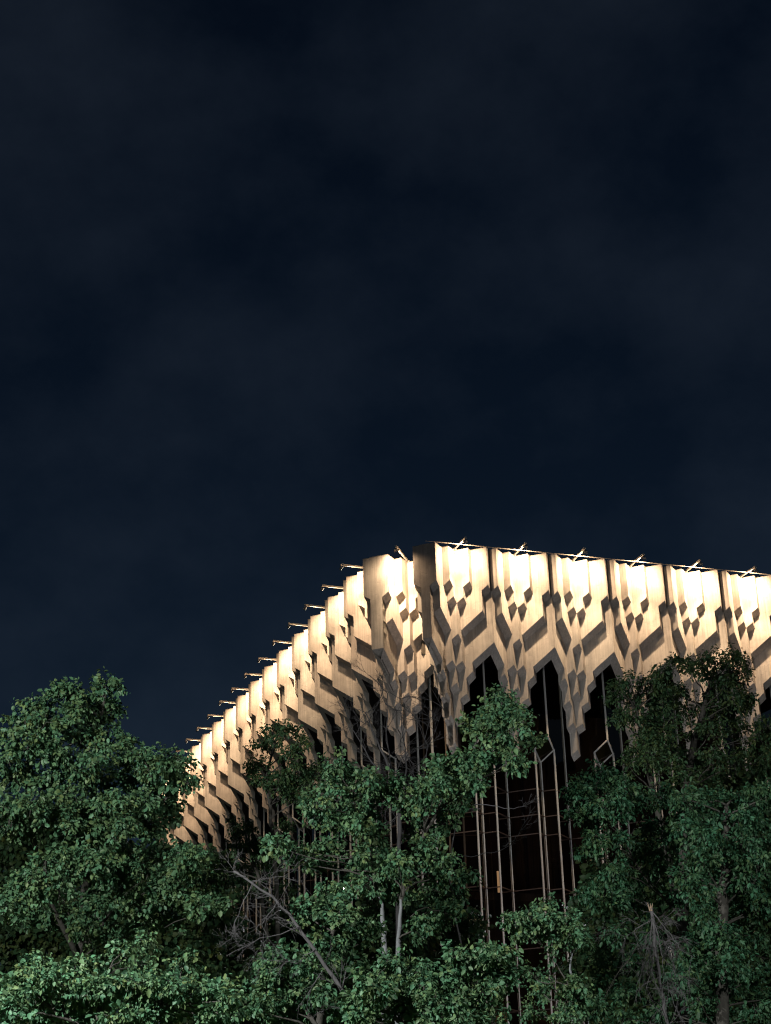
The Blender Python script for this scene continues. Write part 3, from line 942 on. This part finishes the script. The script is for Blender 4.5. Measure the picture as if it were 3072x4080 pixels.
tree('maple_tree', 'bright leafy tree in the centre on two pale forked trunks', [([(838, 2225, 0), (832, 2080, 0), (830, 1985, 0), (815, 1925, .2)], 0.10), ([(856, 2225, 0), (864, 2030, 0), (866, 1940, 0)], 0.095), ([(815, 1930, .2), (800, 1840, .6), (770, 1740, .4)], 0.045, 1), ([(866, 1945, 0), (880, 1880, .5), (960, 1720, .6), (1050, 1610, .4), (1085, 1520, 0)], 0.05, 1)], [
    (721, 1650, 24), (739, 1679, 26), (721, 1705, 26), (760, 1672, 22), (796, 1688, 26), (810, 1712, 28), (848, 1690, 22), (838, 1722, 26), (767, 1736, 30), (796, 1752, 30), (739, 1772, 30), (774, 1786, 30), (717, 1785, 24), (690, 1768, 26), (685, 1738, 26), (803, 1797, 24),
    (600, 1828, 20), (622, 1832, 18), (674, 1844, 26, 1), (710, 1838, 26, .8), (699, 1868, 22, 1), (650, 1860, 18, 1),
    (792, 1854, 30), (821, 1846, 26), (774, 1887, 30), (810, 1883, 34), (846, 1892, 30), (876, 1898, 28), (860, 1926, 26), (832, 1919, 28), (862, 1868, 22), (790, 1915, 22),
    (911, 1858, 24), (939, 1864, 24), (964, 1868, 22), (946, 1894, 20), (914, 1994, 14), (905, 1828, 20, 1, .7),
    (936, 1682, 28), (964, 1657, 26), (989, 1670, 26), (1018, 1665, 26), (996, 1698, 26), (964, 1702, 26), (936, 1717, 24), (1020, 1693, 22), (911, 1712, 22), (889, 1742, 20, .5), (915, 1748, 22, .8, .7), (1038, 1672, 18), (950, 1745, 22, 1, .6), (990, 1740, 20, 1, .5),
    (1080, 1498, 18), (1072, 1522, 24), (1097, 1532, 24), (1115, 1552, 22), (1061, 1551, 24), (1047, 1570, 24), (1013, 1566, 16), (1090, 1570, 24), (1130, 1563, 14), (1068, 1593, 24), (1061, 1622, 26), (1030, 1640, 24), (1007, 1640, 24), (1149, 1605, 16), (1103, 1645, 20), (1122, 1652, 16), (1085, 1610, 20),
    (940, 1930, 30, 3), (985, 1930, 28, 3), (960, 1975, 28, 3), (930, 2020, 28, 3), (900, 1800, 24, 1.5, .5), (940, 1810, 24, 1.5, .5), (960, 1780, 22, 1.5, .5), (1000, 1880, 22, 2, .5), (960, 1970, 24, 2, .5)],
    36, 'leafB', bark='palebark', size=0.106, aspect=.74, dens=.78)

tree('young_maple', 'leafy young tree below the leaning dead trunk, left of the forked trunks', [([(690, 2235, 0), (695, 2150, 0), (712, 2040, 0), (720, 1990, 0)], 0.10), ([(690, 2225, 0), (640, 2150, 0), (600, 2100, 0)], 0.06)], [
    (667, 1978, 28), (703, 1966, 28), (739, 1985, 30), (721, 2019, 32), (757, 2037, 30), (774, 1982, 24), (732, 2055, 30), (767, 2080, 28), (690, 2030, 26), (800, 2025, 22, 1), (735, 1930, 20, 1), (705, 1925, 20, 1),
    (578, 2080, 28), (613, 2075, 28), (595, 2109, 30), (631, 2119, 28), (674, 2086, 26), (689, 2109, 28), (649, 2152, 32), (606, 2166, 30), (573, 2140, 26), (703, 2146, 28), (685, 2180, 30), (606, 2198, 28), (560, 2180, 26), (735, 2105, 24), (745, 2175, 28), (650, 2195, 28)],
    32, 'leafB', size=0.098, jit=.6, aspect=.75)

tree('bushy_maple', 'low bushy tree at the bottom centre, in front of the forked trunks', [([(900, 2235, 0), (905, 2190, 0), (915, 2140, 0)], 0.09), ([(910, 2230, 0), (1000, 2170, 0), (1040, 2110, 0)], 0.07), ([(895, 2230, 0), (830, 2180, 0), (800, 2150, 0)], 0.06)], [
    (842, 2078, 20), (838, 2102, 20), (792, 2127, 26), (810, 2146, 26), (774, 2164, 26), (846, 2137, 28), (878, 2111, 26), (903, 2102, 22), (918, 2129, 26), (882, 2154, 28), (828, 2182, 28), (868, 2186, 28), (790, 2200, 26),
    (989, 2066, 24), (1018, 2087, 28), (982, 2102, 26), (971, 2127, 28), (1047, 2087, 26), (1068, 2066, 22), (1061, 2109, 28), (1007, 2137, 30), (936, 2173, 30), (971, 2173, 30), (918, 2200, 28), (1025, 2168, 30), (1084, 2068, 22), (1092, 2127, 26), (1053, 2148, 28), (1061, 2203, 28), (1000, 2200, 28), (1100, 2095, 20)],
    29, 'leafB', size=0.095, jit=.5, aspect=.75)

tree('slender_maple', 'slender young tree with a thin pale trunk right of centre', [([(1238, 2230, 0), (1236, 2130, 0), (1232, 2060, 0), (1215, 2000, 0)], 0.038), ([(1236, 2140, 0), (1185, 2060, 0), (1140, 2000, 0)], 0.016, 1)], [
    (1118, 1990, 20), (1145, 1982, 20), (1172, 1965, 20), (1133, 2013, 20), (1198, 2013, 24), (1225, 1988, 22), (1233, 2019, 24), (1214, 2047, 22), (1175, 1992, 16), (1160, 2015, 16), (1259, 2030, 22, 1, .6), (1244, 2137, 22), (1259, 2156, 22), (1233, 2167, 22), (1156, 2114, 20, 1, .6), (1168, 2144, 20, 1, .6), (1225, 2195, 22), (1150, 2190, 24, 1, .6)],
    33, 'leafB', bark='palebark', size=0.082, jit=.5, aspect=.75)

tree('dark_ash', 'tall dark tree whose crown hides the right facade', [([(1470, 2230, 0), (1475, 1950, 0), (1480, 1750, 0), (1500, 1600, 0), (1540, 1470, 0)], 0.22), ([(1475, 2000, 0), (1420, 1750, 0), (1390, 1600, 0), (1370, 1510, 0)], 0.12)], [
    (1469, 1433, 20), (1496, 1450, 20), (1519, 1433, 18), (1546, 1429, 20), (1584, 1421, 22), (1601, 1440, 20), (1580, 1452, 22), (1597, 1475, 20), (1565, 1482, 22), (1538, 1462, 20), (1610, 1505, 16),
    (1435, 1452, 20), (1412, 1475, 24), (1442, 1486, 24), (1359, 1475, 20), (1336, 1488, 20), (1332, 1513, 20), (1362, 1517, 24), (1397, 1509, 26), (1431, 1524, 28), (1469, 1505, 26), (1343, 1551, 22), (1412, 1551, 28), (1450, 1551, 28), (1507, 1536, 28), (1546, 1521, 28), (1590, 1512, 26), (1605, 1530, 20), (1572, 1547, 28), (1375, 1558, 20),
    (1397, 1593, 28), (1435, 1593, 28), (1412, 1616, 28), (1450, 1624, 28), (1374, 1624, 26), (1359, 1654, 24), (1397, 1647, 28), (1442, 1654, 28), (1507, 1582, 30), (1538, 1574, 30), (1641, 1593, 28), (1660, 1570, 24), (1626, 1624, 30), (1597, 1582, 28), (1660, 1640, 30), (1490, 1640, 28), (1540, 1640, 30), (1590, 1650, 30), (1480, 1690, 28), (1530, 1690, 28)],
    45, 'leafC', size=0.105, dens=.72, jit=1.2, aspect=.55)

tree('broad_ash', 'broad dense tree along the right edge below the dark crown', [([(1560, 2235, 0), (1560, 2000, 0), (1565, 1850, 0), (1570, 1740, 0)], 0.20), ([(1558, 2050, 1.5), (1450, 1960, 1.6), (1380, 1880, 1.4), (1340, 1800, 1.0), (1300, 1740, .6), (1285, 1700, .3)], 0.032, 1), ([(1450, 1960, 1.6), (1380, 2040, 2), (1330, 2110, 2)], 0.02, 1)], [
    (1298, 1679, 24), (1267, 1694, 22), (1246, 1711, 20), (1259, 1729, 24), (1290, 1711, 26), (1320, 1687, 24), (1246, 1753, 22), (1275, 1753, 26), (1305, 1738, 26), (1351, 1708, 26), (1290, 1778, 24), (1282, 1814, 22), (1272, 1845, 16), (1328, 1822, 20), (1335, 1760, 24),
    (1359, 1746, 28), (1397, 1732, 28), (1435, 1723, 28, 1.5), (1488, 1729, 30), (1519, 1732, 30), (1496, 1759, 30), (1526, 1778, 30), (1565, 1748, 32), (1603, 1729, 30), (1633, 1740, 30), (1656, 1717, 30), (1595, 1774, 32), (1626, 1786, 32), (1649, 1811, 32), (1481, 1790, 28), (1519, 1814, 32), (1557, 1832, 32), (1603, 1826, 34), (1450, 1811, 28, 1, .7), 
    (1328, 1887, 26), (1305, 1921, 26), (1336, 1917, 26), (1359, 1862, 26, 1, .7), (1275, 1935, 20), (1320, 1952, 26), (1400, 1840, 26, 2, .6), 
    (1443, 1877, 26, 1, .7), (1481, 1889, 28), (1519, 1862, 32), (1557, 1877, 32), (1595, 1870, 32), (1633, 1862, 32), (1507, 1919, 30), (1546, 1916, 32), (1584, 1919, 32), (1626, 1908, 32), (1660, 1890, 30), (1460, 1930, 24, 1.5, .6),
    (1507, 1977, 30), (1542, 1965, 32), (1576, 1977, 32), (1618, 1965, 32), (1655, 1960, 30), (1519, 2019, 30), (1553, 2015, 32), (1588, 2019, 32), (1500, 2061, 28), (1538, 2057, 32), (1576, 2053, 32), (1484, 2102, 28), (1523, 2099, 30), (1553, 2110, 30), (1595, 2083, 30), (1622, 2110, 26, 1, .7), (1507, 2156, 30), (1538, 2148, 30), (1572, 2137, 30), (1526, 2194, 30), (1565, 2198, 30), (1633, 2194, 28), (1656, 2156, 24), (1630, 2030, 26, 1.5, .5), (1650, 2070, 24, 1.5, .5),
    (1340, 2080, 28, 3.5), (1310, 2130, 28, 3.5), (1360, 2150, 28, 3.5), (1400, 1890, 30, 3.5), (1410, 1790, 30, 3.5), (1300, 2060, 26, 3.5), (1370, 1960, 30, 4), (1430, 1840, 30, 3.5), (1400, 2040, 30, 4), (1427, 2179, 24, 1, .7), (1412, 2205, 24, .5, .7), (1330, 2010, 24, 2, .5), (1460, 2130, 22, 1.5, .5), (1290, 2180, 24, 1.5, .5), (1350, 2200, 24, 1.5, .5)],
    38, 'leafD', size=0.112, dens=.88, jit=1.1, aspect=.58)

def fill(x0, x1, y0, y1, step, r, f=lambda x, y: True):
    o = []
    y = y0
    while y < y1:
        x = x0 + random.uniform(0, step)
        while x < x1:
            xx, yy = x + random.uniform(-.4, .4) * step, y + random.uniform(-.4, .4) * step
            if f(xx, yy):
                o.append((xx, yy, r * random.uniform(.8, 1.15)))
            x += step
        y += step * 0.8
    return o
BACK = 'dark trees standing behind the front row'
tree('background_elm', 'dark tree in deep shade behind the tall tree at the left edge', [([(120, 2200, 0), (110, 1950, 0), (115, 1800, 0)], 0.2)],
     fill(-30, 260, 1800, 2215, 62, 42), 59, 'leafC', size=0.20, dens=1.3, group=BACK, twigs=2)
tree('background_elm', 'dark tree in deep shade between the left tree and the leaning trunk', [([(390, 2200, 0), (395, 2000, 0), (400, 1880, 0)], 0.2)],
     fill(265, 560, 1850, 2215, 62, 42, lambda x, y: y > 1850 + max(0, x - 430) * .7), 58, 'leafC', size=0.20, dens=1.3, group=BACK, twigs=2)
tree('background_elm', 'dark tree in deep shade behind the forked trunks', [([(700, 2200, 0), (720, 2080, 0), (760, 2000, 0)], 0.2)],
     fill(560, 1010, 1940, 2215, 62, 40, lambda x, y: y > 1960 + 30 * math.sin(x * .02) and not (640 < x < 800 and y < 1990)), 58, 'leafC', size=0.20, dens=1.2, group=BACK, twigs=2)
tree('background_elm', 'dark tree in deep shade behind the hanging dead branch', [([(1380, 2200, 0), (1390, 2000, 0), (1400, 1850, 0)], 0.2)],
     fill(1250, 1500, 1800, 2215, 60, 40, lambda x, y: y > 1800 + max(0, 1360 - x) * 1.6), 59, 'leafC', size=0.20, dens=1.3, group=BACK, twigs=2)
tree('background_elm', 'dark tree in deep shade behind the broad tree at the right edge', [([(1600, 2200, 0), (1600, 1900, 0), (1600, 1760, 0)], 0.2)],
     fill(1490, 1720, 1690, 2215, 62, 42), 59, 'leafC', size=0.20, dens=1.3, group=BACK, twigs=2)

# ------------------------------------------------------------------ bare and dead wood
def twig_tree(mb, p, d, ln, r, depth, spread=0.55, droop=0.0, kids=3):
    q = p + d * ln
    pts = limb(mb, p, q, r, r * 0.55, 0.05, 4, 0.08, 5 if r > 0.012 else 4)
    if depth <= 0:
        return
    for i in range(kids):
        t = random.uniform(0.35, 1.0)
        b = pts[min(len(pts) - 1, int(t * (len(pts) - 1) + .5))]
        nd = (d + rvec() * spread + Vector((0, 0, -droop))).normalized()
        twig_tree(mb, b, nd, ln * random.uniform(0.5, 0.75), max(0.0028, r * 0.6), depth - 1, spread, droop, kids)

def bare(name, label, depth, stems, material, group, twigs=3, kids=3, ln=0.9, rt=0.012, spread=0.5, foot=True, droop=0.0, end_only=False):
    st = [([at(x, y, depth + dz) for x, y, dz in pts], r0, r1) for pts, r0, r1 in stems]
    p0 = st[0][0][0]
    root = tag(empty(name, (p0.x, p0.y, 0)), label, 'tree', group)
    off = Vector((p0.x, p0.y, 0))
    tm, tw = MB(), MB()
    for si, (q, r0, r1) in enumerate(st):
        pts = list(q)
        if foot and si == 0:
            f = pts[0].copy(); f.z = -0.05
            pts = [f - (pts[1] - pts[0]) * 0.15 * Vector((1, 1, 0)).length] + pts
            pts[0].z = -0.05
        sm, rad = [], []
        n = len(pts) - 1
        for i in range(n):
            for k in range(4):
                f = (i + k / 4) / n
                sm.append(pts[i].lerp(pts[i + 1], k / 4) - off + rvec() * 0.025)
                rad.append(r0 + (r1 - r0) * f)
        sm.append(pts[-1] - off); rad.append(r1)
        bm_ = tw if si == 0 else MB()
        (tm if si == 0 else bm_).tube(sm, rad, 8 if r0 > 0.04 else 6)
        d_all = (pts[-1] - pts[-2]).normalized()
        lo = len(sm) // 3 if foot and si == 0 else 1
        for i in range(lo, len(sm), 2):
            if end_only and i < len(sm) - 3:
                continue
            for _ in range(random.randint(1, 3)):
                nd = (d_all * 0.6 + rvec() * 0.9).normalized()
                twig_tree(bm_, sm[i], nd, ln * random.uniform(0.4, 1.0), max(rt, rad[i] * 0.3), twigs, spread, droop, kids)
        if si:
            bm_.put('branch', material, root, smooth=True)
    tm.put('trunk', material, root, smooth=True)
    if tw.v:
        tag(tw.put('twigs', material, root, smooth=True), kind='stuff')
    return root

bare('bare_tree', 'leafless grey tree with fine twigs before the stepped corner', 49,
     [([(858, 2150, 0), (862, 1900, 0), (862, 1760, 0), (850, 1680, 0), (815, 1600, 0), (790, 1540, 0)], 0.10, 0.016),
      ([(862, 1760, 0), (880, 1660, 0), (868, 1570, .3), (862, 1490, .3)], 0.035, 0.006),
      ([(858, 1720, 0), (800, 1640, -.4), (760, 1570, -.4), (742, 1520, -.4)], 0.030, 0.006),
      ([(862, 1750, 0), (915, 1690, .2), (924, 1610, .2), (905, 1560, .2)], 0.030, 0.006),
      ([(922, 1620, .2), (945, 1570, .4), (962, 1520, .4)], 0.010, 0.003),
      ([(850, 1690, 0), (835, 1600, .5), (838, 1500, .5), (800, 1460, .5)], 0.028, 0.006)],
     'deadbark', 'bare trees and dead wood', twigs=3, kids=3, ln=0.85, rt=0.011)
bare('leaning_dead_trunk', 'dead leafless trunk leaning left across the lower centre', 31,
     [([(800, 2260, .3), (768, 2190, .3), (705, 2090, .2), (640, 1992, .1), (585, 1935, 0), (505, 1882, -.1)], 0.052, 0.018),
      ([(650, 2005, .1), (560, 2030, -.3), (490, 2065, -.5)], 0.012, 0.004),
      ([(600, 1950, 0), (570, 1990, -.3), (548, 2010, -.3)], 0.010, 0.003),
      ([(545, 1905, 0), (520, 1960, -.2), (500, 2020, -.2)], 0.010, 0.003),
      ([(680, 2050, .1), (640, 2080, .2), (560, 2070, .2)], 0.010, 0.003),
      ([(540, 1905, 0), (600, 1895, .2), (640, 1900, .2)], 0.010, 0.003)],
     'deadbark', 'bare trees and dead wood', twigs=2, kids=3, ln=0.48, rt=0.004, spread=.6)
bare('dead_sapling', 'thin bare branches spreading before the dark glazing', 40,
     [([(1015, 2120, .4), (985, 1980, .3), (968, 1880, .2), (985, 1790, .1), (1003, 1735, 0)], 0.03, 0.012),
      ([(1003, 1742, 0), (1050, 1738, 0), (1100, 1748, 0), (1140, 1742, 0)], 0.016, 0.005),
      ([(960, 1850, .1), (1020, 1852, 0), (1075, 1838, 0), (1115, 1822, 0)], 0.013, 0.004),
      ([(1085, 1830, 0), (1110, 1815, -.1), (1128, 1790, -.1)], 0.012, 0.005)],
     'deadbark', 'bare trees and dead wood', twigs=2, kids=3, ln=0.55, rt=0.0045, spread=.7, end_only=True)
jb = bare('broken_dead_branch', 'snapped dead branch with long twigs hanging down at right', 34,
     [([(1448, 2260, .2), (1440, 2200, .2), (1425, 2120, .1), (1415, 2030, 0), (1407, 1962, 0)], 0.030, 0.036),
      ([(1412, 1975, 0), (1440, 2010, -.1), (1470, 2050, -.2), (1500, 2070, -.2)], 0.012, 0.004),
      ([(1410, 1985, 0), (1375, 2008, -.1), (1345, 2030, -.2)], 0.013, 0.004),
      ([(1412, 1980, -.1), (1428, 2050, -.2), (1440, 2120, -.2), (1465, 2190, -.2)], 0.011, 0.004),
      ([(1410, 1990, -.1), (1398, 2060, -.2), (1375, 2130, -.3)], 0.010, 0.003),
      ([(1414, 2000, -.1), (1410, 2080, -.3), (1395, 2150, -.3)], 0.010, 0.003),
      ([(1420, 2000, .1), (1455, 2080, .1), (1450, 2140, .1)], 0.010, 0.003)],
     'deadbark', 'bare trees and dead wood', twigs=2, kids=3, ln=0.55, rt=0.0045, spread=.45, droop=.35)
sp = MB()
q = at(1407, 1962, 34) - Vector((jb.location.x, jb.location.y, 0))
for k in range(5):
    o = Vector((random.uniform(-.04, .04), random.uniform(-.04, .04), 0))
    sp.tube([q + o * 0.6 - Vector((0, 0, .06)), q + o * 1.2 + Vector((random.uniform(-.04, .04), 0, random.uniform(.04, .12)))], [0.022, 0.003], 5)
sp.put('torn_end', 'splinter', jb)
